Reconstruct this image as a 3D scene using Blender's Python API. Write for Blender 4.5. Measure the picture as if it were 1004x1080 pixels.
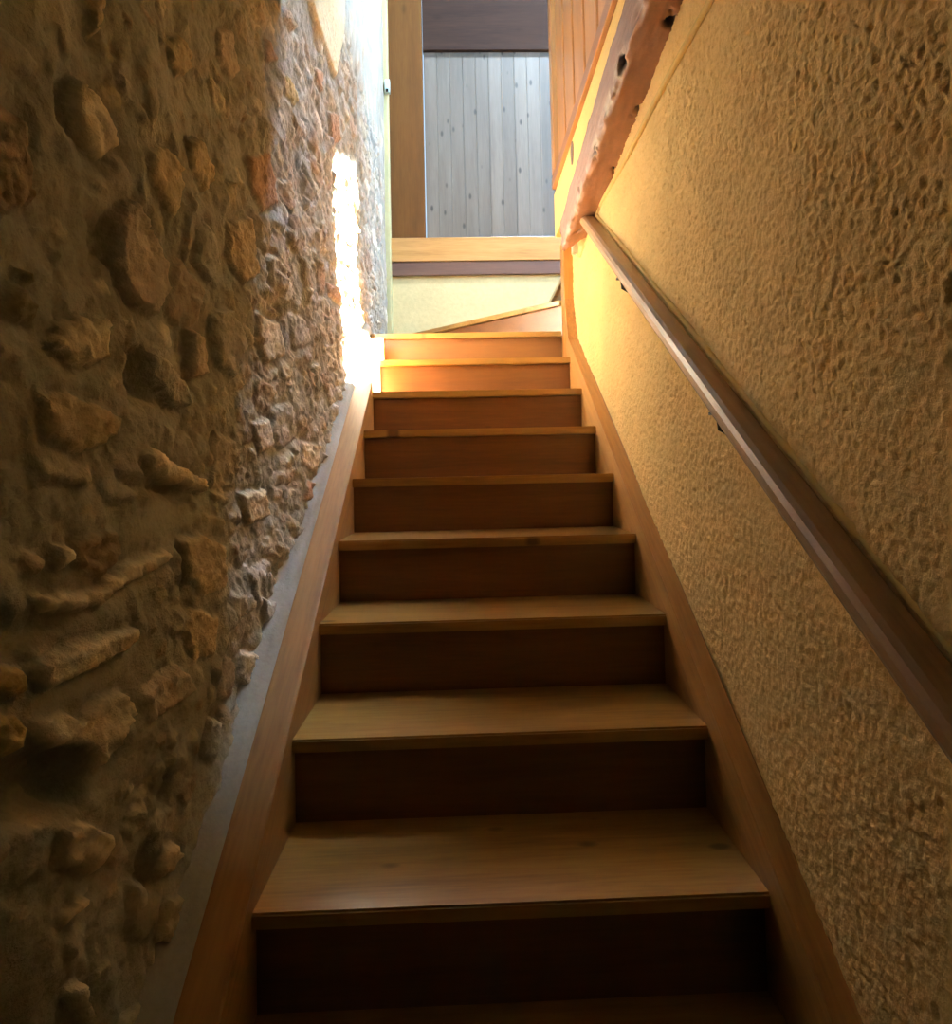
import bpy, bmesh, math, random
import numpy as np
from mathutils import Vector, Matrix

random.seed(7)
SC = bpy.context.scene
COL = SC.collection
for o in list(bpy.data.objects):
    bpy.data.objects.remove(o, do_unlink=True)

# ------------------------------------------------------------------ camera
FPX = 650.0                                   # focal length in pixels of the 1004 px wide frame
EYE = Vector((0.0, 0.0, 1.7984))
yaw, pitch, roll = -2.820e-02, 3.370e-02, -2.190e-02
fw = Vector((-math.sin(yaw), math.cos(yaw), 0)); rt = Vector((math.cos(yaw), math.sin(yaw), 0)); up = Vector((0, 0, 1))
FW = math.cos(pitch) * fw + math.sin(pitch) * up
UP0 = -math.sin(pitch) * fw + math.cos(pitch) * up
RT = math.cos(roll) * rt + math.sin(roll) * UP0
UP = -math.sin(roll) * rt + math.cos(roll) * UP0
cam_data = bpy.data.cameras.new('camera')
cam = bpy.data.objects.new('camera', cam_data); COL.objects.link(cam)
cam.matrix_world = Matrix(((RT.x, UP.x, -FW.x, EYE.x), (RT.y, UP.y, -FW.y, EYE.y), (RT.z, UP.z, -FW.z, EYE.z), (0, 0, 0, 1)))
cam_data.sensor_fit = 'HORIZONTAL'; cam_data.sensor_width = 36.0
cam_data.lens = FPX / 1004 * 36.0
cam_data.shift_x = -(505.24 - 502) / 1004
cam_data.shift_y = -(540 - 479.26) / 1004
cam_data.clip_start = 0.02
SC.camera = cam

# ------------------------------------------------------------------ world, sun, skylight, exposure
SUN_STRENGTH = 1600.0
SUN_COLOR = (1.0, 0.97, 0.92)
SKY_WATTS = 320.0
WINDOW_WATTS = 240.0
SKY_COLOR = (0.58, 0.77, 1.0)
WINDOW_COLOR = (0.36, 0.62, 1.0)
world = bpy.data.worlds.new('world'); SC.world = world
world.use_nodes = True
world.node_tree.nodes['Background'].inputs[0].default_value = (0.55, 0.75, 1.0, 1)
world.node_tree.nodes['Background'].inputs[1].default_value = 1.0

CEIL = 6.80
SUN_EL, SUN_AZ = math.radians(69), math.radians(1)
SUN_DIR = Vector((-math.cos(SUN_AZ) * math.cos(SUN_EL), -math.sin(SUN_AZ) * math.cos(SUN_EL), -math.sin(SUN_EL)))
def up_sun(x, y, z):                          # where the sunbeam that lands at (x, y, z) came through the ceiling
    t = (CEIL - z) / -SUN_DIR.z
    return (x - SUN_DIR.x * t, y - SUN_DIR.y * t)
SKYLIGHT = [up_sun(-0.46, 2.37, 3.06), up_sun(-0.46, 2.84, 3.24), up_sun(-0.46, 2.98, 1.84), up_sun(-0.46, 2.585, 1.84)]
sd = bpy.data.lights.new('sun', 'SUN'); sd.energy = SUN_STRENGTH; sd.color = SUN_COLOR; sd.angle = math.radians(0.6)
so = bpy.data.objects.new('sun', sd); COL.objects.link(so); so.location = (3, 4, 9)
so.rotation_euler = SUN_DIR.to_track_quat('-Z', 'Y').to_euler()
scx = sum(p[0] for p in SKYLIGHT) / 4; scy = sum(p[1] for p in SKYLIGHT) / 4
kd = bpy.data.lights.new('skylight_daylight', 'AREA'); kd.shape = 'RECTANGLE'; kd.size = 0.75; kd.size_y = 0.40
kd.energy = SKY_WATTS; kd.color = SKY_COLOR
ko = bpy.data.objects.new('skylight_daylight', kd); COL.objects.link(ko); ko.location = (scx, scy - 0.12, CEIL - 0.02)
# daylight through the upstairs window in the far right wall
WIN = (1.85, 2.75, 4.05, 5.15)                # y0, y1, z0, z1
wd = bpy.data.lights.new('window_daylight', 'AREA'); wd.shape = 'RECTANGLE'; wd.size = WIN[3] - WIN[2] - 0.04; wd.size_y = WIN[1] - WIN[0] - 0.04
wd.energy = WINDOW_WATTS; wd.color = WINDOW_COLOR
wo = bpy.data.objects.new('window_daylight', wd); COL.objects.link(wo); wo.location = (2.185, (WIN[0] + WIN[1]) / 2, (WIN[2] + WIN[3]) / 2)
wo.rotation_euler = Vector((-1, 0, 0)).to_track_quat('-Z', 'Y').to_euler()
wd.size, wd.size_y = wd.size_y, wd.size

vs = SC.view_settings
vs.view_transform = 'Standard'; vs.look = 'None'; vs.gamma = 1.0; vs.use_curve_mapping = False
vs.exposure = 0.27

# ------------------------------------------------------------------ materials
def nodes_of(m):
    m.use_nodes = True
    nt = m.node_tree
    return nt, nt.nodes, nt.links, nt.nodes['Principled BSDF']

def srgb(c):
    return tuple((v / 12.92 if v <= 0.04045 else ((v + 0.055) / 1.055) ** 2.4) for v in c)

def wood(name, dark, mid, light, grain='x', rough=0.38, coat=0.25, scale=1.0, knots=0.5, bump=0.15, planks=None, thin=None, kr0=0.05, kr1=0.15, kscale=1.0, spec=0.5):
    m = bpy.data.materials.new(name)
    nt, N, L, P = nodes_of(m)
    tc = N.new('ShaderNodeTexCoord'); oi = N.new('ShaderNodeObjectInfo')
    mp = N.new('ShaderNodeMapping')
    L.new(tc.outputs['Object'], mp.inputs['Vector'])
    if grain == 'slope':
        mp.inputs['Rotation'].default_value = (-math.atan(0.718), 0, 0); ax = 1
    else:
        ax = 'xyz'.index(grain)
    mp2 = N.new('ShaderNodeMapping'); L.new(mp.outputs[0], mp2.inputs['Vector'])
    s = [14.0 * scale] * 3; s[ax] = 1.1 * scale; mp2.inputs['Scale'].default_value = s
    # knots bend the grain
    mpk = N.new('ShaderNodeMapping'); L.new(mp.outputs[0], mpk.inputs['Vector'])
    sk = [7.0] * 3; sk[ax] = 3.2
    if thin: sk['xyz'.index(thin)] = 0.01
    mpk.inputs['Scale'].default_value = [v * kscale for v in sk]
    addk = N.new('ShaderNodeVectorMath'); addk.operation = 'ADD'
    L.new(mpk.outputs[0], addk.inputs[0]); L.new(oi.outputs['Random'], addk.inputs[1])
    vor = N.new('ShaderNodeTexVoronoi'); vor.inputs['Scale'].default_value = 1.0; vor.inputs['Randomness'].default_value = 1.0
    L.new(addk.outputs[0], vor.inputs['Vector'])
    w = N.new('ShaderNodeMath'); w.operation = 'MULTIPLY'; w.inputs[1].default_value = 37.0; L.new(oi.outputs['Random'], w.inputs[0])
    no = N.new('ShaderNodeTexNoise'); no.noise_dimensions = '4D'; no.inputs['Scale'].default_value = 1.0
    no.inputs['Detail'].default_value = 5; no.inputs['Roughness'].default_value = 0.6; no.inputs['Distortion'].default_value = 0.6
    L.new(mp2.outputs[0], no.inputs['Vector']); L.new(w.outputs[0], no.inputs['W'])
    fine = N.new('ShaderNodeTexNoise'); fine.inputs['Scale'].default_value = 9.0; fine.inputs['Detail'].default_value = 4
    L.new(mp2.outputs[0], fine.inputs['Vector'])
    ramp = N.new('ShaderNodeValToRGB')
    e = ramp.color_ramp.elements
    e[0].position = 0.30; e[0].color = (*srgb(dark), 1)
    e[1].position = 0.72; e[1].color = (*srgb(light), 1)
    q = e.new(0.5); q.color = (*srgb(mid), 1)
    mixf = N.new('ShaderNodeMix'); mixf.data_type = 'FLOAT'; mixf.inputs[0].default_value = 0.3
    L.new(no.outputs[0], mixf.inputs[2]); L.new(fine.outputs[0], mixf.inputs[3])
    L.new(mixf.outputs[0], ramp.inputs[0])
    col = ramp.outputs[0]
    if knots:
        kr = N.new('ShaderNodeValToRGB'); ke = kr.color_ramp.elements
        ke[0].position = kr0; ke[0].color = (1, 1, 1, 1); ke[1].position = kr1; ke[1].color = (0, 0, 0, 1)
        L.new(vor.outputs['Distance'], kr.inputs[0])
        km = N.new('ShaderNodeMath'); km.operation = 'MULTIPLY'; km.inputs[1].default_value = knots; L.new(kr.outputs[0], km.inputs[0])
        mx = N.new('ShaderNodeMix'); mx.data_type = 'RGBA'
        L.new(km.outputs[0], mx.inputs[0]); L.new(col, mx.inputs[6])
        mx.inputs[7].default_value = (*[v * 0.30 for v in srgb(dark)], 1)
        col = mx.outputs[2]
    if planks:                                   # each board of a planked panel has its own tone
        sx = N.new('ShaderNodeSeparateXYZ'); L.new(tc.outputs['Object'], sx.inputs[0])
        dv = N.new('ShaderNodeMath'); dv.operation = 'DIVIDE'; dv.inputs[1].default_value = planks; L.new(sx.outputs[0], dv.inputs[0])
        fl = N.new('ShaderNodeMath'); fl.operation = 'FLOOR'; L.new(dv.outputs[0], fl.inputs[0])
        wn = N.new('ShaderNodeTexWhiteNoise'); wn.noise_dimensions = '1D'; L.new(fl.outputs[0], wn.inputs['W'])
        mr = N.new('ShaderNodeMapRange'); mr.inputs['To Min'].default_value = 0.78; mr.inputs['To Max'].default_value = 1.15
        L.new(wn.outputs['Value'], mr.inputs['Value'])
        hs = N.new('ShaderNodeHueSaturation'); L.new(mr.outputs[0], hs.inputs['Value']); L.new(col, hs.inputs['Color'])
        col = hs.outputs[0]
    L.new(col, P.inputs['Base Color'])
    P.inputs['Roughness'].default_value = rough
    P.inputs['Specular IOR Level'].default_value = spec
    P.inputs['Coat Weight'].default_value = coat; P.inputs['Coat Roughness'].default_value = 0.22
    bp = N.new('ShaderNodeBump'); bp.inputs['Strength'].default_value = bump; bp.inputs['Distance'].default_value = 0.004
    L.new(mixf.outputs[0], bp.inputs['Height']); L.new(bp.outputs[0], P.inputs['Normal'])
    return m

def plaster(name, color, var=0.08, rough=0.9, scale=60.0, bump=0.5, dist=0.004, attr=None, spots=0.0):
    m = bpy.data.materials.new(name)
    nt, N, L, P = nodes_of(m)
    tc = N.new('ShaderNodeTexCoord')
    n1 = N.new('ShaderNodeTexNoise'); n1.inputs['Scale'].default_value = scale; n1.inputs['Detail'].default_value = 6; n1.inputs['Roughness'].default_value = 0.65
    L.new(tc.outputs['Object'], n1.inputs['Vector'])
    n2 = N.new('ShaderNodeTexNoise'); n2.inputs['Scale'].default_value = 5.0; n2.inputs['Detail'].default_value = 4
    L.new(tc.outputs['Object'], n2.inputs['Vector'])
    mr = N.new('ShaderNodeMapRange'); mr.inputs['From Min'].default_value = 0.3; mr.inputs['From Max'].default_value = 0.7
    mr.inputs['To Min'].default_value = 1 - var; mr.inputs['To Max'].default_value = 1 + var
    L.new(n2.outputs[0], mr.inputs['Value'])
    mr2 = N.new('ShaderNodeMapRange'); mr2.inputs['From Min'].default_value = 0.3; mr2.inputs['From Max'].default_value = 0.7
    mr2.inputs['To Min'].default_value = 1 - var; mr2.inputs['To Max'].default_value = 1 + var
    L.new(n1.outputs[0], mr2.inputs['Value'])
    mu = N.new('ShaderNodeMath'); mu.operation = 'MULTIPLY'; L.new(mr.outputs[0], mu.inputs[0]); L.new(mr2.outputs[0], mu.inputs[1])
    hs = N.new('ShaderNodeHueSaturation'); L.new(mu.outputs[0], hs.inputs['Value'])
    if attr:
        at = N.new('ShaderNodeAttribute'); at.attribute_name = attr; L.new(at.outputs['Color'], hs.inputs['Color'])
    else:
        hs.inputs['Color'].default_value = (*srgb(color), 1)
    L.new(hs.outputs[0], P.inputs['Base Color'])
    P.inputs['Roughness'].default_value = rough
    P.inputs['Specular IOR Level'].default_value = 0.25
    bp = N.new('ShaderNodeBump'); bp.inputs['Strength'].default_value = bump; bp.inputs['Distance'].default_value = dist
    L.new(n1.outputs[0], bp.inputs['Height']); L.new(bp.outputs[0], P.inputs['Normal'])
    return m

def plain(name, color, rough=0.5, metal=0.0):
    m = bpy.data.materials.new(name)
    nt, N, L, P = nodes_of(m)
    tc = N.new('ShaderNodeTexCoord'); n = N.new('ShaderNodeTexNoise'); n.inputs['Scale'].default_value = 40
    L.new(tc.outputs['Object'], n.inputs['Vector'])
    mr = N.new('ShaderNodeMapRange'); mr.inputs['To Min'].default_value = 0.92; mr.inputs['To Max'].default_value = 1.06; L.new(n.outputs[0], mr.inputs['Value'])
    hs = N.new('ShaderNodeHueSaturation'); hs.inputs['Color'].default_value = (*srgb(color), 1); L.new(mr.outputs[0], hs.inputs['Value'])
    L.new(hs.outputs[0], P.inputs['Base Color'])
    P.inputs['Roughness'].default_value = rough; P.inputs['Metallic'].default_value = metal
    return m

M = dict(
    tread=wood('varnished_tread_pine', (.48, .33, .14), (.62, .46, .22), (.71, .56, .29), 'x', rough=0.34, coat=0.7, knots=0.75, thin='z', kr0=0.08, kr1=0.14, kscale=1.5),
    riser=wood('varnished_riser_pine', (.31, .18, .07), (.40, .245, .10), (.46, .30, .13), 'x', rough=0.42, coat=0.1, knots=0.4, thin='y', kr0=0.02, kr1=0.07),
    string=wood('varnished_string_pine', (.46, .31, .15), (.58, .41, .20), (.66, .48, .25), 'slope', rough=0.5, coat=0.05, knots=0.3),
    newel=wood('varnished_newel_pine', (.52, .31, .12), (.64, .42, .18), (.70, .48, .23), 'z', rough=0.4, knots=0.3),
    rail=wood('brown_handrail_wood', (.43, .31, .19), (.52, .39, .25), (.58, .45, .30), 'slope', rough=0.5, coat=0.15, knots=0.2),
    orange=wood('orange_pine', (.58, .37, .18), (.70, .48, .25), (.76, .55, .31), 'z', rough=0.35, coat=0.3, knots=0.2),
    orange_h=wood('orange_pine_rail', (.48, .30, .16), (.57, .37, .20), (.62, .43, .25), 'y', rough=0.35, coat=0.3, knots=0.2),
    casing=wood('brown_casing_pine', (.31, .19, .07), (.36, .225, .085), (.40, .27, .11), 'z', rough=0.7, coat=0.0, spec=0.15, knots=0.3),
    header=wood('dark_header_wood', (.16, .11, .09), (.20, .14, .11), (.24, .17, .13), 'x', rough=0.8, coat=0.0, spec=0.12, knots=0.3),
    sill=wood('sill_pine', (.60, .41, .20), (.72, .52, .28), (.78, .60, .36), 'x', rough=0.4, knots=0.6, thin='y', kr0=0.04, kr1=0.11),
    darkbeam=wood('dark_brown_beam', (.28, .18, .13), (.36, .24, .18), (.42, .30, .22), 'x', rough=0.6, knots=0.3),
    plank=wood('pale_plank_pine', (.33, .30, .26), (.385, .35, .305), (.43, .395, .35), 'z', rough=0.5, coat=0.1, knots=0.95, planks=0.088, thin='y', kr0=0.08, kr1=0.17, kscale=2.0),
    stone=plaster('rubble_stone_and_mortar', None, var=0.10, scale=110, bump=0.8, dist=0.007, attr='albedo'),
    rough=plaster('ochre_roughcast', (.95, .81, .55), var=0.09, scale=190, bump=0.8, dist=0.0035),
    ochre=plaster('ochre_smooth_plaster', (.86, .74, .48), var=0.05, scale=45, bump=0.35, dist=0.004),
    cream=plaster('cream_plaster', (.83, .79, .66), var=0.06, scale=40, bump=0.4, dist=0.004),
    strip=plaster('pale_yellow_corner_plaster', (.70, .66, .48), var=0.05, scale=40, bump=0.3),
    backwall=plaster('cream_lower_plaster', (.81, .73, .53), var=0.07, scale=40, bump=0.5, dist=0.004),
    white=plaster('white_ceiling_plaster', (.80, .76, .68), var=0.03, scale=40, bump=0.2),
    fillet=plaster('grey_mortar', (.54, .53, .50), var=0.08, scale=80, bump=0.5),
    tile=plaster('terracotta_floor', (.50, .33, .24), var=0.1, scale=20, bump=0.1, rough=0.6),
    box=plain('white_plastic', (.85, .83, .78), 0.35),
    clip=plain('pale_green_plastic', (.72, .80, .74), 0.4),
    iron=plain('dark_iron', (.12, .10, .09), 0.5, 0.8),
)
def glass_mat():
    m = bpy.data.materials.new('skylight_glass')
    nt, N, L, P = nodes_of(m)
    t = N.new('ShaderNodeBsdfTransparent'); g = N.new('ShaderNodeBsdfGlossy'); g.inputs['Roughness'].default_value = 0.02
    f = N.new('ShaderNodeFresnel'); f.inputs['IOR'].default_value = 1.3
    mx = N.new('ShaderNodeMixShader'); L.new(f.outputs[0], mx.inputs[0]); L.new(t.outputs[0], mx.inputs[1]); L.new(g.outputs[0], mx.inputs[2])
    L.new(mx.outputs[0], N['Material Output'].inputs['Surface'])
    return m
M['glass'] = glass_mat()

# ------------------------------------------------------------------ mesh helpers
def obj(name, bm, mat, parent=None, bevel=0.0, seg=2, smooth=False):
    if isinstance(bm, bpy.types.Mesh):
        me = bm
    else:
        if bevel:
            bmesh.ops.bevel(bm, geom=[e for e in bm.edges], offset=bevel, segments=seg, profile=0.5, affect='EDGES', clamp_overlap=True)
        bmesh.ops.recalc_face_normals(bm, faces=bm.faces)
        me = bpy.data.meshes.new(name); bm.to_mesh(me); bm.free()
    me.materials.append(mat)
    if smooth:
        for p in me.polygons: p.use_smooth = True
    o = bpy.data.objects.new(name, me); COL.objects.link(o)
    if parent is not None:
        o.parent = parent
        me.transform(Matrix.Translation(-parent.location)) if parent.parent is None else me.transform(Matrix.Translation(-(parent.location + parent.parent.location)))
    return o

def empty(name, loc=(0, 0, 0)):
    o = bpy.data.objects.new(name, None); COL.objects.link(o); o.location = loc; o.empty_display_size = 0.1
    return o

def tag(o, label, cat, group=None):
    o['label'] = label; o['category'] = cat
    if group: o['group'] = group
    return o

def struct(o, label, cat):
    o['kind'] = 'structure'; o['label'] = label; o['category'] = cat
    return o

def box(bm, x0, x1, y0, y1, z0, z1):
    r = bmesh.ops.create_cube(bm, size=1.0)
    for v in r['verts']:
        v.co = Vector(((x0 + x1) / 2 + v.co.x * (x1 - x0), (y0 + y1) / 2 + v.co.y * (y1 - y0), (z0 + z1) / 2 + v.co.z * (z1 - z0)))
    return r['verts']

def boxbm(*a):
    bm = bmesh.new(); box(bm, *a); return bm

def prism(pts, axis, a, b, bm=None):
    """polygon pts in the plane normal to axis, extruded from a to b"""
    bm = bm or bmesh.new()
    def mk(p, t):
        return {'x': (t, p[0], p[1]), 'y': (p[0], t, p[1]), 'z': (p[0], p[1], t)}[axis]
    A = [bm.verts.new(mk(p, a)) for p in pts]; B = [bm.verts.new(mk(p, b)) for p in pts]
    bm.faces.new(A); bm.faces.new(B[::-1])
    n = len(pts)
    for i in range(n):
        bm.faces.new((A[i], B[i], B[(i + 1) % n], A[(i + 1) % n]))
    return bm

def tube(bm, pts, r, n=10):
    pts = [Vector(p) for p in pts]; rings = []
    for i, p in enumerate(pts):
        t = (pts[min(i + 1, len(pts) - 1)] - pts[max(i - 1, 0)]).normalized()
        a = t.orthogonal().normalized() if i == 0 else (rings_a - t * rings_a.dot(t)).normalized()
        rings_a = a; b = t.cross(a)
        rings.append([bm.verts.new(p + r * (math.cos(2 * math.pi * k / n) * a + math.sin(2 * math.pi * k / n) * b)) for k in range(n)])
    for i in range(len(rings) - 1):
        for k in range(n):
            bm.faces.new((rings[i][k], rings[i][(k + 1) % n], rings[i + 1][(k + 1) % n], rings[i + 1][k]))
    bm.faces.new(rings[0][::-1]); bm.faces.new(rings[-1])
    return bm

# numpy noise
def _h(ix, iy, seed):
    with np.errstate(over='ignore'):
        h = (ix.astype(np.int64) * 374761393 + iy.astype(np.int64) * 668265263 + seed * 974634777) & 0xffffffff
        h = ((h ^ (h >> 13)) * 1274126177) & 0xffffffff
        h = ((h ^ (h >> 16)) * 2246822519) & 0xffffffff
    return ((h ^ (h >> 15)) & 0xffffff) / float(0xffffff)
def vnoise(x, y, seed=0):
    ix = np.floor(x); iy = np.floor(y); fx = x - ix; fy = y - iy
    u = fx * fx * fx * (fx * (fx * 6 - 15) + 10); v = fy * fy * fy * (fy * (fy * 6 - 15) + 10)
    a = _h(ix, iy, seed); b = _h(ix + 1, iy, seed); c = _h(ix, iy + 1, seed); d = _h(ix + 1, iy + 1, seed)
    return (a + (b - a) * u) * (1 - v) + (c + (d - c) * u) * v - 0.5
def fbm(x, y, f, octv=4, seed=0, gain=0.5):
    s = 0; a = 1.0
    for k in range(octv):
        s = s + a * vnoise(x * f + 17.3 * k, y * f - 9.1 * k, seed + k); f *= 2.03; a *= gain
    return s
def worley(x, y, seed=0):
    ix = np.floor(x); iy = np.floor(y)
    f1 = np.full(x.shape, 9.0); f2 = np.full(x.shape, 9.0); cid = np.zeros(x.shape); px = np.zeros(x.shape); py = np.zeros(x.shape)
    for dx in (-1, 0, 1):
        for dy in (-1, 0, 1):
            cx = ix + dx; cy = iy + dy
            qx = cx + 0.1 + 0.8 * _h(cx, cy, seed); qy = cy + 0.1 + 0.8 * _h(cx, cy, seed + 5)
            d = np.hypot(x - qx, y - qy); idv = _h(cx, cy, seed + 9)
            n1 = d < f1
            f2 = np.where(n1, f1, np.minimum(f2, d)); cid = np.where(n1, idv, cid)
            px = np.where(n1, x - qx, px); py = np.where(n1, y - qy, py); f1 = np.where(n1, d, f1)
    return f1, f2, cid, px, py
def sstep(a, b, x):
    t = np.clip((x - a) / (b - a), 0, 1); return t * t * (3 - 2 * t)
def poly_sd(y, z, pts):
    """signed distance to a polygon, positive inside"""
    d = np.full(y.shape, 1e9); ins = np.zeros(y.shape, bool); n = len(pts)
    for i in range(n):
        ay, az = pts[i]; by, bz = pts[(i + 1) % n]
        ey, ez = by - ay, bz - az
        t = np.clip(((y - ay) * ey + (z - az) * ez) / (ey * ey + ez * ez + 1e-12), 0, 1)
        d = np.minimum(d, np.hypot(y - ay - t * ey, z - az - t * ez))
        c = ((az > z) != (bz > z)) & (y < ey * (z - az) / (ez if abs(ez) > 1e-9 else 1e-9) + ay)
        ins ^= c
    return np.where(ins, d, -d)
def grid_mesh(name, X, Y, Z, flip=False, color=None):
    n, k = X.shape
    co = np.stack([X, Y, Z], -1).reshape(-1, 3)
    i = np.arange(n * k).reshape(n, k)
    f = np.stack([i[:-1, :-1], i[1:, :-1], i[1:, 1:], i[:-1, 1:]], -1).reshape(-1, 4)
    if flip: f = f[:, ::-1]
    me = bpy.data.meshes.new(name)
    me.vertices.add(len(co)); me.vertices.foreach_set('co', co.astype(np.float32).ravel())
    me.loops.add(f.size); me.loops.foreach_set('vertex_index', f.ravel().astype(np.int32))
    me.polygons.add(len(f)); me.polygons.foreach_set('loop_start', np.arange(0, f.size, 4, dtype=np.int32)); me.polygons.foreach_set('loop_total', np.full(len(f), 4, dtype=np.int32))
    me.polygons.foreach_set('use_smooth', np.ones(len(f), bool))
    me.update(calc_edges=True); me.validate()
    if color is not None:
        at = me.color_attributes.new('albedo', 'FLOAT_COLOR', 'POINT')
        c = np.concatenate([color.reshape(-1, 3), np.ones((n * k, 1))], 1)
        at.data.foreach_set('color', c.astype(np.float32).ravel())
    return me

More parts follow.
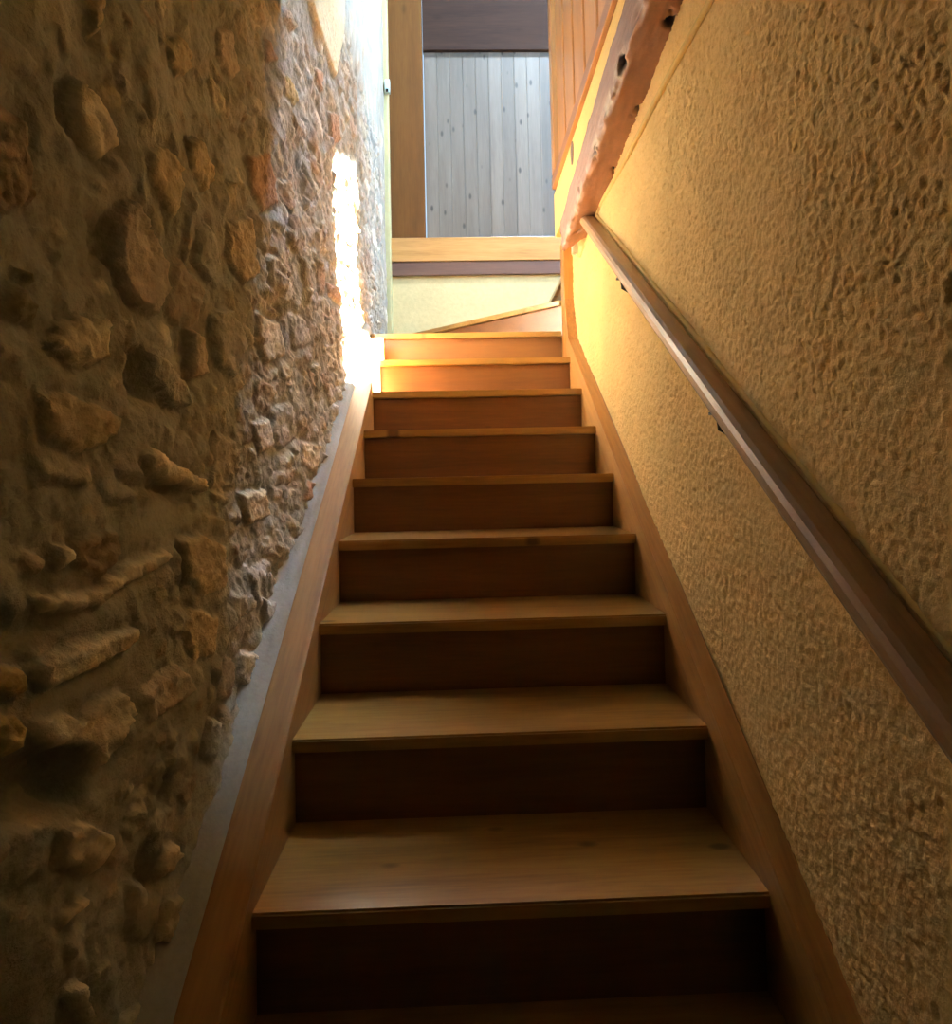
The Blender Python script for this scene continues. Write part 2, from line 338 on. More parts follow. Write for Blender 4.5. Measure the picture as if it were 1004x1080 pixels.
# stones, recesses and a plaster patch in the left wall: outlines in wall coordinates (y, z)
STONES = [
    (2.2, 'pale', [(0.755,2.302),(0.787,2.307),(0.823,2.297),(0.85,2.262),(0.818,2.238),(0.808,2.222),(0.771,2.215),(0.753,2.23),(0.744,2.254),(0.749,2.28)]),
    (1.6, 'brown', [(0.59,2.177),(0.639,2.194),(0.655,2.191),(0.666,2.193),(0.673,2.162),(0.687,2.114),(0.666,2.09),(0.591,2.049)]),
    (2.0, 'tan', [(0.779,2.415),(0.8,2.446),(0.817,2.455),(0.812,2.409),(0.797,2.379),(0.787,2.376)]),
    (1.3, 'tan', [(0.996,2.52),(1.044,2.564),(1.084,2.563),(1.099,2.537),(1.043,2.484),(1.009,2.496)]),
    (1.6, 'tan', [(0.937,2.304),(0.979,2.335),(1.041,2.335),(1.048,2.304),(1.013,2.224),(0.972,2.243),(0.937,2.261)]),
    (2.4, 'pink', [(0.84,2.164),(0.866,2.194),(0.896,2.208),(0.925,2.19),(0.971,2.166),(0.992,2.109),(0.947,2.047),(0.885,2.057),(0.854,2.089),(0.845,2.124)]),
    (2.6, 'pale', [(0.699,1.963),(0.722,1.985),(0.748,1.996),(0.755,2.007),(0.771,2.005),(0.814,2.018),(0.829,2.009),(0.809,1.988),(0.811,1.958),(0.768,1.939),(0.741,1.938),(0.73,1.947),(0.709,1.949)]),
    (2.0, 'grey', [(0.924,1.993),(0.952,2.006),(1.01,1.985),(1.076,1.962),(1.083,1.928),(1.01,1.92),(0.963,1.94),(0.935,1.956)]),
    (1.6, 'olive', [(0.648,2.003),(0.671,2.016),(0.693,2.002),(0.686,1.976),(0.665,1.969),(0.648,1.979)]),
    (1.4, 'olive', [(0.657,2.031),(0.682,2.038),(0.696,2.024),(0.677,2.012)]),
    (1.9, 'tan', [(0.683,1.896),(0.729,1.908),(0.783,1.9),(0.858,1.889),(0.824,1.848),(0.755,1.836),(0.697,1.852)]),
    (2.8, 'pale', [(0.909,1.836),(0.945,1.853),(1.015,1.83),(1.112,1.806),(1.132,1.774),(1.035,1.791),(0.98,1.798),(0.923,1.815)]),
    (2.0, 'pale', [(0.716,1.731),(0.759,1.724),(0.762,1.706),(0.722,1.699),(0.714,1.713)]),
    (1.4, 'brown', [(0.654,1.728),(0.678,1.729),(0.703,1.72),(0.697,1.698),(0.669,1.701)]),
    (1.1, 'brown', [(0.764,1.728),(0.855,1.737),(0.859,1.694),(0.823,1.672),(0.768,1.695)]),
    (2.0, 'pale', [(0.682,1.679),(0.803,1.666),(0.869,1.686),(0.976,1.696),(1.001,1.675),(0.845,1.652),(0.803,1.642),(0.705,1.652)]),
    (1.7, 'tan', [(1.03,1.705),(1.107,1.706),(1.204,1.677),(1.211,1.592),(1.113,1.596),(1.064,1.633)]),
    (2.6, 'pale', [(0.673,1.606),(0.728,1.607),(0.751,1.609),(0.838,1.602),(0.888,1.598),(0.883,1.579),(0.856,1.568),(0.783,1.569),(0.741,1.571),(0.701,1.567),(0.684,1.585)]),
    (2.0, 'mustard', [(0.606,1.633),(0.67,1.606),(0.677,1.585),(0.673,1.575),(0.606,1.597)]),
    (2.8, 'pale', [(0.676,1.551),(0.72,1.542),(0.748,1.521),(0.771,1.53),(0.794,1.536),(0.856,1.515),(0.877,1.48),(0.851,1.469),(0.834,1.45),(0.787,1.444),(0.771,1.473),(0.734,1.499),(0.701,1.504),(0.679,1.531)]),
    (2.4, 'pink', [(0.887,1.499),(0.993,1.513),(1.031,1.492),(1.069,1.453),(1.051,1.441),(0.959,1.444),(0.907,1.456),(0.902,1.479)]),
    (2.0, 'mustard', [(0.606,1.591),(0.658,1.566),(0.67,1.546),(0.662,1.518),(0.606,1.537)]),
    (2.6, 'pale', [(0.72,1.413),(0.762,1.397),(0.806,1.36),(0.829,1.33),(0.806,1.331),(0.783,1.319),(0.748,1.347),(0.723,1.366)]),
    (2.0, 'tan', [(0.748,1.309),(0.798,1.297),(0.786,1.286),(0.762,1.288),(0.728,1.295),(0.717,1.315)]),
    (2.2, 'pale', [(0.745,1.213),(0.779,1.197),(0.786,1.173),(0.798,1.146),(0.786,1.139),(0.762,1.183)]),
    (1.8, 'tan', [(0.975,1.238),(1.009,1.231),(1.028,1.197),(0.986,1.189),(0.948,1.212)]),
    (2.0, 'tan', [(0.977,1.167),(1.034,1.129),(1.02,1.097),(0.988,1.075),(0.962,1.109)]),
    (1.8, 'grey', [(1.445,1.532),(1.544,1.497),(1.527,1.439),(1.464,1.469)]),
    (1.5, 'tan', [(1.326,1.442),(1.422,1.405),(1.42,1.342),(1.358,1.332),(1.314,1.387)]),
    (1.6, 'pink', [(1.204,1.467),(1.272,1.429),(1.24,1.365),(1.176,1.397)]),
    (1.4, 'tan', [(1.075,1.584),(1.174,1.546),(1.152,1.482),(1.073,1.489),(1.039,1.546)]),
    (1.5, 'grey', [(1.129,1.38),(1.202,1.343),(1.157,1.292),(1.101,1.317)]),
    (1.2, 'brown', [(1.697,3.122),(1.766,3.165),(1.861,3.178),(1.795,3.123),(1.696,3.086)]),
    (1.2, 'mustard', [(1.653,2.908),(1.788,2.961),(1.85,2.946),(1.784,2.885),(1.678,2.86)]),
    (1.2, 'rust', [(1.547,2.926),(1.619,2.913),(1.545,2.852),(1.515,2.869)]),
    (1.4, 'rust', [(2.279,3.171),(2.444,3.263),(2.475,3.167),(2.34,3.074)]),
    (1.4, 'rust', [(2.057,3.195),(2.174,3.257),(2.169,3.171),(2.083,3.169)]),
    (1.4, 'rust', [(2.174,2.495),(2.431,2.554),(2.529,2.541),(2.505,2.499),(2.202,2.453)]),
    (1.3, 'tan', [(1.261,2.333),(1.405,2.402),(1.448,2.28),(1.34,2.224),(1.259,2.258)]),
    (1.3, 'rust', [(1.39,2.533),(1.514,2.611),(1.588,2.513),(1.48,2.441),(1.407,2.465)]),
    (1.5, 'tan', [(1.078,2.395),(1.142,2.439),(1.19,2.381),(1.149,2.335),(1.093,2.351)]),
    (1.6, 'grey', [(1.531,1.976),(1.699,2.008),(1.763,1.921),(1.614,1.874),(1.521,1.917)]),
    (1.6, 'pink', [(1.392,1.929),(1.515,1.951),(1.55,1.883),(1.435,1.856)]),
    (1.6, 'tan', [(1.824,1.911),(2.026,1.907),(1.957,1.813),(1.8,1.84)]),
    (1.8, 'rust', [(1.841,1.799),(2.006,1.783),(1.952,1.718),(1.816,1.736)]),
    (1.5, 'tan', [(1.329,1.771),(1.487,1.778),(1.521,1.708),(1.368,1.698)]),
    (1.6, 'grey', [(1.185,2.12),(1.283,2.156),(1.354,2.103),(1.296,2.01),(1.206,2.024)]),
    (1.5, 'tan', [(1.431,2.186),(1.593,2.204),(1.658,2.131),(1.512,2.079),(1.43,2.119)]),
    (1.5, 'grey', [(1.663,2.248),(1.842,2.281),(1.918,2.22),(1.734,2.164)]),
    (1.5, 'pink', [(1.081,2.068),(1.141,2.073),(1.169,1.999),(1.103,1.98)]),
    (1.6, 'pink', [(1.209,2.697),(1.286,2.754),(1.323,2.687),(1.267,2.629),(1.213,2.642)]),
    (1.4, 'grey', [(1.103,2.253),(1.174,2.291),(1.21,2.221),(1.155,2.166),(1.106,2.194)]),
]
PITS = [
    (2.5, [(0.723,2.273),(0.749,2.299),(0.742,2.253),(0.751,2.227),(0.728,2.231)]),
    (3.0, [(0.86,1.992),(0.921,1.994),(0.929,1.952),(0.963,1.921),(0.894,1.909),(0.86,1.942)]),
    (5.0, [(0.662,1.516),(0.729,1.496),(0.773,1.448),(0.764,1.414),(0.706,1.426),(0.643,1.461),(0.612,1.493),(0.618,1.527)]),
    (1.8, [(0.836,2.404),(0.853,2.413),(0.848,2.375),(0.834,2.371)]),
    (2.0, [(0.916,1.283),(0.957,1.263),(0.943,1.203),(0.906,1.234)]),
    (2.2, [(0.85,1.811),(0.962,1.799),(1.096,1.77),(1.041,1.764),(0.857,1.795)]),
    (2.0, [(0.749,2.374),(0.779,2.368),(0.783,2.362),(0.76,2.356)]),
    (1.8, [(0.791,2.145),(0.833,2.164),(0.842,2.094),(0.803,2.081)]),
    (2.0, [(1.034,1.694),(1.061,1.651),(1.075,1.584),(1.039,1.592)]),
    (2.0, [(1.219,1.268),(1.253,1.253),(1.252,1.222),(1.223,1.233)]),
    (2.0, [(0.973,1.354),(1.023,1.335),(1.003,1.288),(0.961,1.31)]),
    (1.6, [(1.556,1.6),(1.604,1.589),(1.586,1.553),(1.539,1.565)]),
    (2.0, [(0.641,1.676),(0.729,1.641),(0.668,1.611),(0.606,1.639)]),
    (2.0, [(0.773,1.717),(0.803,1.726),(0.845,1.719),(0.793,1.701)]),
]
PLASTER_PATCH = [(1.899,3.516),(1.975,3.361),(2.079,3.35),(2.18,3.348),(2.359,3.359),(2.529,3.641),(2.585,3.844),(2.702,4.243)]

# ------------------------------------------------------------------ stair geometry constants
GO, RI = 0.25, 0.1795
Y1, Z1 = 1.0594, 1.077                        # nosing of the nearest tread in view
XL, XR = -0.3648, 0.5088
SL = RI / GO
WALL_R = 0.555; WALL_L = -0.47; BACK = 4.10
def ny(i): return Y1 + (i - 1) * GO
def nz(i): return Z1 + (i - 1) * RI
def pz(y): return Z1 + (y - Y1) * SL          # the line through the nosings

# ------------------------------------------------------------------ setting: left wall of rubble stone
ys = np.concatenate([np.arange(-1.0, 0.5, 0.05), np.arange(0.5, 1.5, 0.0045), np.arange(1.5, 2.4, 0.0065), np.arange(2.4, 4.131, 0.009)])
zs = np.concatenate([np.arange(0.0, 0.95, 0.05), np.arange(0.95, 2.9, 0.0055), np.arange(2.9, 3.75, 0.009), np.arange(3.75, 6.86, 0.07)])
ys = ys[np.concatenate([[True], np.diff(ys) > 0.003])]; zs = zs[np.concatenate([[True], np.diff(zs) > 0.003])]
Yg, Zg = np.meshgrid(ys, zs, indexing='ij')
wy = Yg + 0.010 * fbm(Yg, Zg, 22, 3, 3) ; wz = Zg + 0.010 * fbm(Yg, Zg, 22, 3, 31)
fine = 0.0032 * fbm(Yg, Zg, 70, 3, 5) + 0.0016 * fbm(Yg, Zg, 210, 2, 8)
H = 0.022 * fbm(Yg, Zg, 2.6, 3, 1) + 0.013 * fbm(Yg, Zg, 11, 3, 2) + 0.007 * fbm(Yg * 1.3 + 0.3 * Zg, Zg, 34, 3, 4) * (0.6 + 0.4 * sstep(1.0, 1.5, Yg))
mortar = np.array(srgb((.585, .565, .51)))
PAL = {'pale': (.88, .83, .73), 'tan': (.75, .68, .56), 'brown': (.60, .53, .44), 'pink': (.75, .69, .62), 'grey': (.64, .62, .58),
       'olive': (.55, .51, .40), 'mustard': (.68, .59, .40), 'rust': (.63, .51, .41)}
PALK = ['grey', 'tan', 'pink', 'brown', 'grey', 'tan', 'rust', 'grey', 'pale', 'tan']
Cg = np.ones(Yg.shape + (3,)) * mortar
Cg *= (1 + 0.22 * fbm(Yg, Zg, 6, 4, 40))[..., None]
near = sstep(0.95, 1.6, Yg)                   # the far half is more crowded with small stones
expl = np.zeros(Yg.shape)
for hgt, c, pts in STONES:
    expl = np.maximum(expl, sstep(-0.045, -0.005, poly_sd(wy, wz, pts)))
for size, amp, prob, seed in ((0.13, 0.009, 0.36, 11), (0.062, 0.006, 0.34, 23), (0.030, 0.004, 0.30, 57)):
    f1, f2, cid, px, py = worley((wy + 0.6 * (wz - wy * 0.2) * 0.25) / size, wz / (size * 0.72), seed)
    r2 = (cid * 7919.13) % 1.0; r3 = (cid * 104.729) % 1.0; r4 = (cid * 1299.71) % 1.0
    pres = (r2 < prob * (0.42 + 0.58 * near)).astype(float)
    rad = 0.30 + 0.12 * r3
    m = pres * sstep(0.0, 0.14, (f2 - f1) - 0.10) * (1 - expl)
    tilt = px * (r3 - 0.5) * 1.6 + py * (r4 - 0.5) * 1.6
    H += m * amp * (0.55 + 0.6 * r4 + tilt)
    H -= (1 - m) * pres * 0.35 * amp * sstep(0.16, 0.02, f2 - f1) * (1 - expl)
    k = (cid * 51.7 % 1.0 * len(PALK)).astype(int) % len(PALK)
    tab = np.array([srgb(PAL[q]) for q in PALK])
    Cg = Cg * (1 - 0.45 * m[..., None]) + 0.45 * m[..., None] * tab[k] * (0.85 + 0.3 * r3)[..., None]
rag_y = Yg + 0.006 * fbm(Yg, Zg, 60, 3, 77); rag_z = Zg + 0.006 * fbm(Yg, Zg, 60, 3, 78)
for j, (hgt, c, pts) in enumerate(STONES):
    a = np.array(pts); y0, z0 = a.min(0) - 0.05; y1, z1 = a.max(0) + 0.05
    iy = np.where((ys > y0) & (ys < y1))[0]; iz = np.where((zs > z0) & (zs < z1))[0]
    if len(iy) < 2 or len(iz) < 2: continue
    s = np.ix_(iy, iz)
    yy, zz = rag_y[s], rag_z[s]
    sdv = poly_sd(yy, zz, pts)
    m = sstep(-0.001, 0.007, sdv)
    ang = 0.7 + (j * 0.37) % 1.0
    u = yy * math.cos(ang) + zz * math.sin(ang); v = -yy * math.sin(ang) + zz * math.cos(ang)
    f1, f2, cid, px, py = worley(u / 0.016, v / 0.042, 100 + j)
    facet = 0.5 * cid + 0.35 * (px * ((cid * 31) % 1 - 0.5) + py * ((cid * 17) % 1 - 0.5))
    hh = hgt * 0.01 * (0.52 + 0.26 * facet) + 0.0055 * fbm(yy, zz, 55, 4, 200 + j, 0.6) - 0.0045 * sstep(0.09, 0.0, f2 - f1)
    H[s] = H[s] * (1 - 0.6 * m) + m * hh
    H[s] -= 0.004 * sstep(-0.022, -0.003, sdv) * (1 - m)
    cc = np.array(srgb(PAL[c])) * (0.88 + 0.25 * cid + 0.25 * fbm(yy, zz, 30, 3, 300 + j))[..., None]
    Cg[s] = Cg[s] * (1 - m[..., None]) + m[..., None] * cc
for dep, pts in PITS:
    sdv = poly_sd(wy, wz, pts)
    H -= dep * 0.01 * sstep(-0.012, 0.02, sdv)
pp = sstep(-0.004, 0.006, poly_sd(rag_y, rag_z, PLASTER_PATCH))   # cream plaster left over the stones
H = H * (1 - 0.9 * pp) + pp * 0.016; Cg = Cg * (1 - pp[..., None]) + pp[..., None] * np.array(srgb((.82, .76, .62)))
flat = sstep(3.55, 4.0, Yg)                   # plastered over near the far corner
H = H * (1 - 0.75 * flat)
me = grid_mesh('wall_left', WALL_L + np.clip(H + fine, -0.06, 0.05), Yg, Zg, flip=True, color=np.clip(Cg, 0.02, 0.9))
wall_left = struct(obj('wall_left', me, M['stone']), 'rough rubble stone and mortar wall along the left side of the stairs', 'wall')
# solid core behind the rough face, and the sloped mortar bedding on top of the left stair string
obj('masonry_core', boxbm(-0.80, -0.54, -4.0, 4.14, 0.0, 6.86), M['fillet'], wall_left)
L_TOP = 0.045
sy = np.arange(-0.3, 3.02, 0.012); su = np.linspace(0, 1, 7)
Sy, Su = np.meshgrid(sy, su, indexing='ij')
fx = -0.428 - Su * 0.060
fz = pz(Sy) + L_TOP + 0.012 + Su * 0.036 + 0.024 * fbm(Sy, Su * 0.3, 9, 4, 91) * Su + 0.006 * fbm(Sy, Su * 0.3, 45, 3, 92) * (0.3 + Su)
fz[:, 0] = pz(sy) + L_TOP - 0.01
me = grid_mesh('mortar_bedding', fx, Sy, fz)
f = obj('mortar_bedding', me, M['fillet'], wall_left); f['label'] = 'smooth grey mortar strip bedded above the stair string'

# ------------------------------------------------------------------ setting: right wall of ochre roughcast
ys = np.concatenate([np.arange(-1.0, 0.55, 0.05), np.arange(0.55, 1.6, 0.0034), np.arange(1.6, 2.945, 0.0055)])
zs = np.concatenate([np.arange(0.0, 0.95, 0.05), np.arange(0.95, 2.88, 0.0038), np.arange(2.88, 3.14, 0.02)])
ys = ys[np.concatenate([[True], np.diff(ys) > 0.003])]; zs = zs[np.concatenate([[True], np.diff(zs) > 0.003])]
Yg, Zg = np.meshgrid(ys, zs, indexing='ij')
qa = Yg + 0.012 * fbm(Yg, Zg, 30, 2, 61); qb = Zg + 0.012 * fbm(Yg, Zg, 30, 2, 62)
ridge = np.abs(fbm(qa * 1.5 + 0.3 * qb, qb * 0.75 - 0.2 * qa, 100, 3, 63))      # worm-like trowel grooves
pit = sstep(0.34, 0.50, fbm(Yg, Zg, 60, 2, 64))
Hr = 0.0029 * np.minimum(ridge, 0.4) - 0.0026 * pit + 0.0040 * fbm(Yg, Zg, 115, 2, 65, 0.7) + 0.010 * fbm(Yg, Zg, 2.2, 3, 66)
calm = 0.75 + 0.25 * sstep(-0.25, 0.25, fbm(Yg, Zg, 2.5, 3, 67))
me = grid_mesh('wall_right', WALL_R - Hr * calm, Yg, Zg)
wall_right = struct(obj('wall_right', me, M['rough']), 'ochre roughcast plaster wall along the right side of the stairs', 'wall')
obj('wall_core', boxbm(0.575, 0.68, -1.0, 2.94, 0.0, 3.12), M['ochre'], wall_right)

# plastered parapet above the old beam, carrying the guard
def beam_z(y): return 2.948 - 0.129 * (y - 1.45)
bm = prism([(1.0, beam_z(1.0) + 0.10), (2.60, beam_z(2.60) + 0.10), (2.70, 2.925), (2.90, 2.925), (2.90, 3.135), (1.0, 3.135)], 'x', 0.468, 0.68)
obj('parapet_face', bm, M['ochre'], wall_right, bevel=0.006)

bm = bmesh.new()
ring = [(2.415 + 0.028 * math.cos(a) * (1 + .12 * math.sin(3 * a)), 3.08 + 0.047 * math.sin(a)) for a in np.linspace(0, 2 * math.pi, 14, endpoint=False)]
o = obj('dark_hole_plug', prism(ring, 'x', 0.4655, 0.50, bm), M['darkbeam'], wall_right); o['label'] = 'dark oval plug standing in for a shadowed hole in the plaster above the old beam'  # dark plug paints the shade inside a hole in the parapet

# ------------------------------------------------------------------ rest of the shell
struct(obj('floor', boxbm(-0.8, 2.3, -4.1, 0.3, -0.08, 0.0), M['tile']), 'floor of the lower hall at the foot of the stairs', 'floor')
struct(obj('wall_front', boxbm(-0.8, 2.3, -4.1, -4.0, 0.0, 6.86), M['darkbeam']), 'unseen wall at the far end of the lower hall, made dark to limit bounced light', 'wall')  # out of view; set far back and dark so little light reaches the risers
struct(obj('ceiling_lower', boxbm(-0.8, 0.70, -4.0, 1.68, 3.14, 3.30), M['white']), 'plaster ceiling over the lower part of the stairs', 'ceiling')
struct(obj('wall_back', boxbm(-0.8, 2.3, BACK, 4.2, 0.0, 3.14), M['backwall']), 'cream plaster wall below the landing edge at the top of the stairs', 'wall')
struct(obj('wall_back_upper', boxbm(0.735, 2.3, 4.13, 4.25, 3.14, 6.86), M['ochre']), 'ochre plaster wall right of the plank door', 'wall')
bm = boxbm(2.2, 2.3, -4.0, WIN[0], 0.0, 6.86); box(bm, 2.2, 2.3, WIN[1], 4.2, 0.0, 6.86); box(bm, 2.2, 2.3, WIN[0], WIN[1], 0.0, WIN[2]); box(bm, 2.2, 2.3, WIN[0], WIN[1], WIN[3], 6.86)
struct(obj('wall_right_upper', bm, M['white']), 'plaster wall on the far right of the upper floor', 'wall')
w2 = struct(empty('window_2', (2.25, WIN[0], WIN[2])), 'window in the far right wall of the upper floor', 'window')
bm = bmesh.new()
for a in ((WIN[0], WIN[0] + .05, WIN[2], WIN[3]), (WIN[1] - .05, WIN[1], WIN[2], WIN[3]), (WIN[0], WIN[1], WIN[2], WIN[2] + .05), (WIN[0], WIN[1], WIN[3] - .05, WIN[3]), ((WIN[0] + WIN[1]) / 2 - .025, (WIN[0] + WIN[1]) / 2 + .025, WIN[2], WIN[3])):
    box(bm, 2.225, 2.275, *a)
obj('window_frame', bm, M['newel'], w2)
obj('pane', boxbm(2.248, 2.252, *WIN), M['glass'], w2)
struct(obj('floor_upper', prism([(0.68, -4.0), (2.2, -4.0), (2.2, 4.10), (1.35, 4.10), (1.35, 2.94), (0.68, 2.94)], 'z', 3.14, 3.28), M['sill']), 'wooden upper floor to the right of the stairwell', 'floor')
# ceiling with the skylight opening the sun comes through
sk = [Vector((p[0], p[1], 0)) for p in SKYLIGHT]
def ceiling_with_hole(z0, z1):
    bm = bmesh.new()
    outer = [(-0.8, -4.0), (-0.8, 4.25), (2.3, 4.25), (2.3, -4.0)]
    cyc = sorted([(p.x, p.y) for p in sk], key=lambda p: math.atan2(p[1] - scy, p[0] - scx))
    out = sorted(outer, key=lambda p: math.atan2(p[1] - scy, p[0] - scx))
    # pair every outer corner with a hole corner, in angular order
    best = min(range(4), key=lambda s: sum((Vector(out[i]) - Vector(cyc[(i + s) % 4])).length for i in range(4)))
    cyc = [cyc[(i + best) % 4] for i in range(4)]
    O0 = [bm.verts.new((*p, z0)) for p in out]; I0 = [bm.verts.new((*p, z0)) for p in cyc]
    O1 = [bm.verts.new((*p, z1)) for p in out]; I1 = [bm.verts.new((*p, z1)) for p in cyc]
    for i in range(4):
        j = (i + 1) % 4
        bm.faces.new((O0[i], O0[j], I0[j], I0[i])); bm.faces.new((O1[i], I1[i], I1[j], O1[j]))
        bm.faces.new((O0[i], O1[i], O1[j], O0[j])); bm.faces.new((I0[i], I0[j], I1[j], I1[i]))
    return bm
struct(obj('ceiling', ceiling_with_hole(CEIL, CEIL + 0.012), M['white']), 'plaster ceiling of the upper floor with a skylight', 'ceiling')
win = struct(empty('window_1', (scx, scy, CEIL + 0.03)), 'roof skylight over the top of the stairs', 'window')
obj('pane', prism([(p.x, p.y) for p in sk], 'z', CEIL + 0.03, CEIL + 0.034), M['glass'], win)
bm = bmesh.new()
for i in range(4):
    a, b = sk[i], sk[(i + 1) % 4]
    d = (b - a).normalized(); n = Vector((-d.y, d.x, 0)) * (1 if (Vector((-d.y, d.x, 0)).dot((a + b) / 2 - Vector((scx, scy, 0))) > 0) else -1)
    prism([(a.x, a.y), (b.x, b.y), ((b + n * 0.06 + d * 0.05).x, (b + n * 0.06 + d * 0.05).y), ((a + n * 0.06 - d * 0.05).x, (a + n * 0.06 - d * 0.05).y)], 'z', CEIL + 0.013, CEIL + 0.05, bm)
obj('window_frame', bm, M['newel'], win)

# ------------------------------------------------------------------ landing edge, door, casings
struct(obj('trim_1', boxbm(-0.50, 0.78, BACK - 0.030, 4.16, 3.232, 3.392), M['sill'], bevel=0.004), 'light pine board on the landing edge below the plank door', 'trim')
struct(obj('trim_2', boxbm(-0.50, 0.78, BACK - 0.022, 4.16, 3.140, 3.231), M['darkbeam'], bevel=0.004), 'dark brown beam under the light board at the landing edge', 'trim')
struct(obj('trim_3', boxbm(-0.478, -0.212, 4.105, 4.16, 3.392, 6.80), M['casing'], bevel=0.003), 'wide brown casing board left of the plank door', 'trim')
door = struct(empty('door_1', (0.245, 4.15, 3.392)), 'pale knotty plank door at the head of the stairs', 'door')
bm = bmesh.new(); x = -0.204; k = 0
while x < 0.70:
    x2 = min(x + 0.088, 0.703)
    vsb = box(bm, x, x2, 4.135, 4.16, 3.394, 4.70)
    x = x2; k += 1
bmesh.ops.bevel(bm, geom=[e for e in bm.edges if abs(e.verts[0].co.z - e.verts[1].co.z) > 0.5], offset=0.0022, segments=1, affect='EDGES')
obj('plank_panel', bm, M['plank'], door)
hd_ = obj('header_board', boxbm(-0.208, 0.705, 4.120, 4.16, 4.725, 6.80), M['header'], door, bevel=0.003); hd_['label'] = 'dark brown board above the planks'
obj('header_lip', boxbm(-0.208, 0.705, 4.108, 4.16, 4.70, 4.724), M['header'], door, bevel=0.003)
struct(obj('trim_4', boxbm(0.706, 0.735, 4.09, 4.16, 3.392, 6.80), M['orange'], bevel=0.003), 'narrow orange pine casing on the right edge of the plank door', 'trim')
# cream strip covering the far end of the stone wall
bm = boxbm(-0.487, -0.440, 4.02, 4.104, 2.3, 6.8)
struct(obj('trim_5', bm, M['strip'], bevel=0.008), 'cream plaster corner strip where the stone wall meets the casing', 'trim')

# ------------------------------------------------------------------ staircase
st = tag(empty('staircase', (0.07, ny(-3), 0.0)), 'varnished brown pine staircase with closed strings climbing between the stone and roughcast walls', 'staircase')
NOSE = 0.028
for i in range(-3, 10):
    y, z = ny(i), nz(i)
    back = y + GO + 0.045
    if i < 9:
        bm = boxbm(XL - 0.012, XR + 0.012, y, back, z - NOSE, z)
    else:
        bm = prism([(XL - 0.105, y), (XR + 0.005, y), (XR + 0.005, 3.20), (-0.47, 4.03), (-0.47, y)][0:4], 'z', z - NOSE, z)
    bmesh.ops.bevel(bm, geom=[e for e in bm.edges if abs(e.verts[0].co.y - y) < 1e-5 and abs(e.verts[1].co.y - y) < 1e-5 and abs(e.verts[0].co.x - e.verts[1].co.x) > 0.3], offset=0.004, segments=2, affect='EDGES')
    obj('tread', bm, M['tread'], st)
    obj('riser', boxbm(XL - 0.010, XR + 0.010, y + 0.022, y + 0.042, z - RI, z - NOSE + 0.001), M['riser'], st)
# three winders turning right around the newel
z10 = nz(10)
A10 = (0.520, 3.137); B10 = (-0.47, 3.975)
d = (Vector(B10) - Vector(A10)).normalized(); n10 = Vector((-d.y, d.x)) * -1
if n10.y < 0: n10 = -n10
bm = prism([A10, B10, (-0.47, 4.09), (0.60, 4.09), (0.60, 3.137)], 'z', z10 - NOSE, z10)
w = obj('winder_tread', bm, M['tread'], st, bevel=0.004)
r0 = Vector(A10) + n10 * 0.022; r1 = Vector(B10) + n10 * 0.022; r2 = r1 + n10 * 0.02; r3 = r0 + n10 * 0.02
obj('winder_riser', prism([tuple(r0), tuple(r1), tuple(r2), tuple(r3)], 'z', nz(9), z10 - NOSE + 0.001), M['riser'], st)
z11 = nz(11)
obj('winder_tread', prism([(0.562, 3.09), (0.562, 4.09), (1.0, 4.09), (1.0, 3.09)], 'z', z11 - NOSE, z11), M['tread'], st, bevel=0.004)
obj('winder_riser', boxbm(0.584, 0.604, 3.09, 4.09, z10, z11 - NOSE + 0.001), M['riser'], st)
z12 = nz(12)
obj('winder_tread', boxbm(0.84, 1.36, 3.0, 4.09, z12 - NOSE, z12), M['tread'], st, bevel=0.004)
obj('winder_riser', boxbm(0.862, 0.882, 3.0, 4.09, z11, z12 - NOSE + 0.001), M['riser'], st)
# strings
ya, yb = ny(-3) - 0.1, 3.00
pts = [(ya, max(0.0, pz(ya) - 0.24)), (ya, pz(ya) + L_TOP), (2.90, pz(2.90) + L_TOP), (2.94, pz(2.90) + L_TOP + 0.022), (yb, pz(2.90) + L_TOP + 0.030), (yb, pz(yb) - 0.30)]
s = obj('string_board', prism(pts, 'x', -0.432, XL), M['string'], st, bevel=0.004)
pts = [(ya, max(0.0, pz(ya) - 0.24)), (ya, pz(ya) + 0.055), (2.85, pz(2.85) + 0.065), (2.935, pz(2.90) + 0.30), (2.935, pz(yb) - 0.30)]
s = obj('string_board', prism(pts, 'x', XR, WALL_R), M['string'], st, bevel=0.004)
obj('newel', boxbm(XR - 0.001, 0.566, 2.915, 3.005, 1.95, 2.925), M['newel'], st, bevel=0.005)

# ------------------------------------------------------------------ handrail
hr = tag(empty('handrail', (0.525, 1.6, pz(1.6) + 0.70)), 'brown varnished wooden handrail running up the ochre roughcast wall', 'handrail')
def rail_profile():                           # x, vertical offset above the nosing line
    return [(0.502, 0.722), (0.497, 0.735), (0.496, 0.752), (0.500, 0.765), (0.508, 0.772), (0.530, 0.776), (0.543, 0.776), (0.543, 0.725), (0.540, 0.715), (0.512, 0.712)]
bm = bmesh.new(); rings = []
for t in np.linspace(0, 1, 24):
    y = 0.15 + t * (2.475 - 0.15); sag = 0.022 * ((y - 0.15) / 2.615 - 0.55)
    rings.append([bm.verts.new((x, y, pz(y) + o + sag)) for x, o in rail_profile()])
n = len(rings[0])
for a, b in zip(rings, rings[1:]):
    for k in range(n):
        bm.faces.new((a[k], b[k], b[(k + 1) % n], a[(k + 1) % n]))
bm.faces.new(rings[0]); bm.faces.new(rings[-1][::-1])
obj('rail', bm, M['rail'], hr)
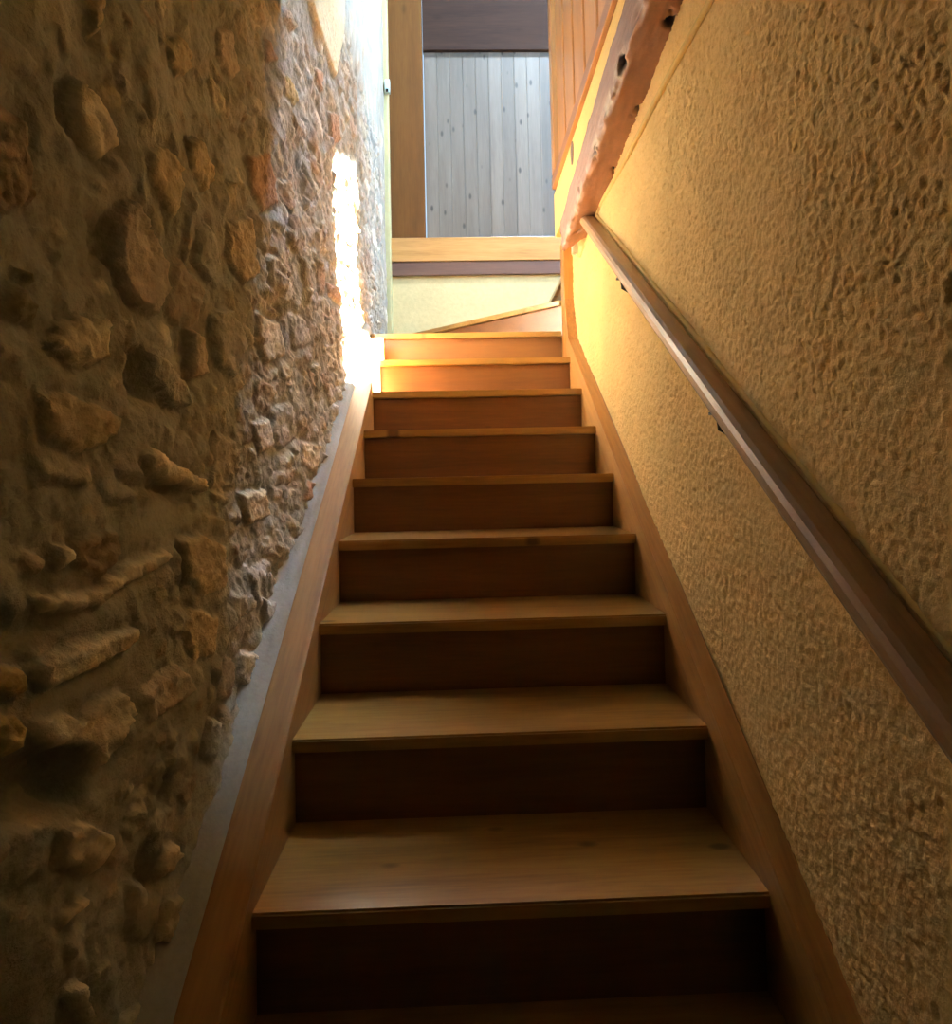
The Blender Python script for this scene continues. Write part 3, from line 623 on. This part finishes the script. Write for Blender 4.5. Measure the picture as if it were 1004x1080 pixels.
for y in (0.55, 1.241, 1.946):
    zb = pz(y) + 0.70
    bm = bmesh.new()
    tube(bm, [(0.575, y, zb - 0.035), (0.545, y, zb - 0.035), (0.528, y, zb - 0.026), (0.524, y, zb + 0.012)], 0.005)
    box(bm, 0.510, 0.538, y - 0.012, y + 0.012, zb + 0.004, zb + 0.010)
    obj('bracket', bm, M['iron'], hr)

# ------------------------------------------------------------------ painted-over cable bead on the right wall
bm = bmesh.new()
tube(bm, [(0.553, y, z + 0.003 * math.sin(y * 9)) for y, z in zip(np.linspace(0.9, 2.32, 16), np.linspace(2.80, 2.822, 16))], 0.0085)
tube(bm, [(0.553, 2.32 + 0.1 * k, 2.820 - 0.0125 * k) for k in range(5)], 0.0085)
bead = obj('cable_bead', bm, M['ochre'], smooth=True)
tag(bead, 'painted-over cable bead running level along the roughcast wall beneath the old beam', 'cable')
# ragged plaster bead along the back of the handrail
ysb = np.arange(0.2, 2.47, 0.008); an = np.linspace(0, 2 * math.pi, 9)
Yb, An = np.meshgrid(ysb, an, indexing='ij')
rad = 0.0075 + 0.004 * fbm(Yb, An * 0 + 1, 45, 3, 71)
tt = (Yb - 0.15) / 2.615
me = grid_mesh('plaster_bead', 0.553 + rad * np.cos(An), Yb, pz(Yb) + 0.781 + 0.022 * (tt - 0.55) + rad * np.sin(An))
o = obj('plaster_bead', me, M['ochre'], wall_right); o['label'] = 'ragged plaster ridge along the back of the handrail'

# ------------------------------------------------------------------ old beam under the parapet
def beam_mesh():
    ysn = np.arange(1.0, 2.705, 0.007)
    prof = []                                  # cross-section, x and height above the lower arris, walked around
    def seg(a, b, n, closed=False):
        for t in np.linspace(0, 1, n, endpoint=closed): prof.append((a[0] + (b[0] - a[0]) * t, a[1] + (b[1] - a[1]) * t))
    seg((0.575, -0.018), (0.462, 0.0), 16); seg((0.462, 0.0), (0.460, 0.128), 18); seg((0.460, 0.128), (0.575, 0.128), 4); seg((0.575, 0.128), (0.575, -0.018), 3)
    prof.append(prof[0]); pr = np.array(prof); n = len(pr)
    per = np.concatenate([[0], np.cumsum(np.hypot(*np.diff(pr, axis=0).T))])
    Yb, Pb = np.meshgrid(ysn, per, indexing='ij')
    cx, cz = 0.53, 0.06
    dx = pr[:, 0] - cx; dz = pr[:, 1] - cz; ln = np.hypot(dx, dz)
    disp = 0.006 * fbm(Yb, Pb, 9, 4, 81) + 0.0025 * fbm(Yb * 0.4, Pb * 3, 60, 3, 82)
    s_arris = 0.1144
    worn = sstep(0.028, 0.004, np.abs(Pb - 0.006 - s_arris + 0.006 * fbm(Yb, Yb * 0, 12, 3, 83)))
    chip = worn * (0.5 + 1.2 * fbm(Yb, Pb, 22, 3, 84))
    disp -= 0.016 * np.clip(chip, 0, 1)
    dark = np.zeros(Yb.shape)
    for (yc, pc, r) in ((1.66, .119, .020), (2.03, .117, .018), (1.50, .030, .018), (1.80, .022, .018), (2.28, .140, .014), (2.10, .020, .012), (2.45, .030, .014), (2.57, .075, .018), (2.56, .015, .014)):
        dd = np.hypot(Yb - yc, (Pb - pc) * 1.2) / r * (1 + 1.1 * fbm(Yb, Pb, 55, 3, 85))
        dark = np.maximum(dark, sstep(0.95, 0.6, dd))
    disp -= 0.02 * dark
    closed = (Pb == 0) | (Pb == per[-1]); disp = np.where(closed, 0, disp)
    Yb = Yb - 0.17 * sstep(2.35, 2.70, Yb) * np.clip((pr[:, 0] - 0.470) / 0.09, 0, 1) - 0.02 * sstep(2.5, 2.7, Yb) * fbm(Pb, Pb, 40, 2, 89)
    zb = 2.948 - 0.129 * (Yb - 1.45)
    X = pr[:, 0] + disp * dx / ln; Z = zb + pr[:, 1] + disp * dz / ln
    col = np.ones(Yb.shape + (3,)) * np.array(srgb((.40, .31, .28)))
    under = sstep(0.118, 0.108, Pb)  # underside more orange, face greyer: warm bounce and blue sky put into the colour
    col = col * (1 - under[..., None]) + under[..., None] * np.array(srgb((.44, .29, .18)))
    col *= (1 + 0.35 * fbm(Yb * 0.5, Pb * 4, 30, 3, 86))[..., None]
    pale = np.clip(worn * sstep(0.0, 0.25, fbm(Yb, Pb, 16, 4, 87) + 0.22) * (0.25 + 0.75 * sstep(2.2, 2.0, Yb)), 0, 1)
    col = col * (1 - pale[..., None]) + pale[..., None] * np.array(srgb((.66, .62, .58)))
    col = col * (1 - dark[..., None]) + dark[..., None] * np.array(srgb((.10, .06, .05)))
    me = grid_mesh('old_beam', X, Yb, Z, flip=True, color=np.clip(col, 0.01, 0.9))
    bm = bmesh.new(); bm.from_mesh(me)
    bmesh.ops.remove_doubles(bm, verts=bm.verts, dist=1e-5)
    bmesh.ops.holes_fill(bm, edges=[e for e in bm.edges if e.is_boundary], sides=0)
    bmesh.ops.recalc_face_normals(bm, faces=bm.faces); bm.to_mesh(me); bm.free()
    return me
M['oldwood'] = plaster('worn_old_timber', None, var=0.10, scale=70, bump=0.4, dist=0.003, attr='albedo', rough=0.6)
beam = obj('timber_beam', beam_mesh(), M['oldwood'])
tag(beam, 'old chipped brown timber beam along the top of the roughcast wall', 'beam')
beam['kind'] = 'thing'

# ------------------------------------------------------------------ guard above the parapet
gd = tag(empty('balustrade', (0.48, 2.2, 3.135)), 'orange pine balustrade on the parapet above the old beam', 'balustrade')
obj('bottom_rail', boxbm(0.452, 0.512, 1.56, 2.855, 3.1355, 3.19), M['orange_h'], gd, bevel=0.004)
obj('top_rail', boxbm(0.452, 0.512, 1.56, 2.86, 4.05, 4.10), M['orange_h'], gd, bevel=0.006)
obj('post', boxbm(0.450, 0.514, 2.76, 2.83, 3.19, 4.05), M['orange'], gd, bevel=0.004)
y = 2.655
while y > 1.62:
    obj('baluster', boxbm(0.468, 0.494, y - 0.085, y + 0.085, 3.189, 4.051), M['orange'], gd, bevel=0.004)
    y -= 0.205

# ------------------------------------------------------------------ small fittings
sw = tag(empty('cable_box', (0.540, 2.79, 2.80)), 'small white plastic cable box on the roughcast wall under the upper end of the handrail', 'cable box')
obj('case', boxbm(0.526, 0.556, 2.765, 2.805, 2.805, 2.885), M['box'], sw, bevel=0.004)
bm = bmesh.new(); tube(bm, [(0.549, 2.785, 2.81), (0.549, 2.765, 2.785), (0.551, 2.69, 2.775)], 0.006)
obj('cable', bm, M['ochre'], sw)
cl = tag(empty('wall_box', (-0.441, 4.02, 4.38)), 'tiny pale green box on the cream corner strip left of the brown casing', 'junction box')
obj('case', boxbm(-0.458, -0.424, 3.996, 4.021, 4.335, 4.425), M['clip'], cl, bevel=0.003)
obj('terminal', boxbm(-0.450, -0.434, 3.993, 3.997, 4.338, 4.358), M['iron'], cl)
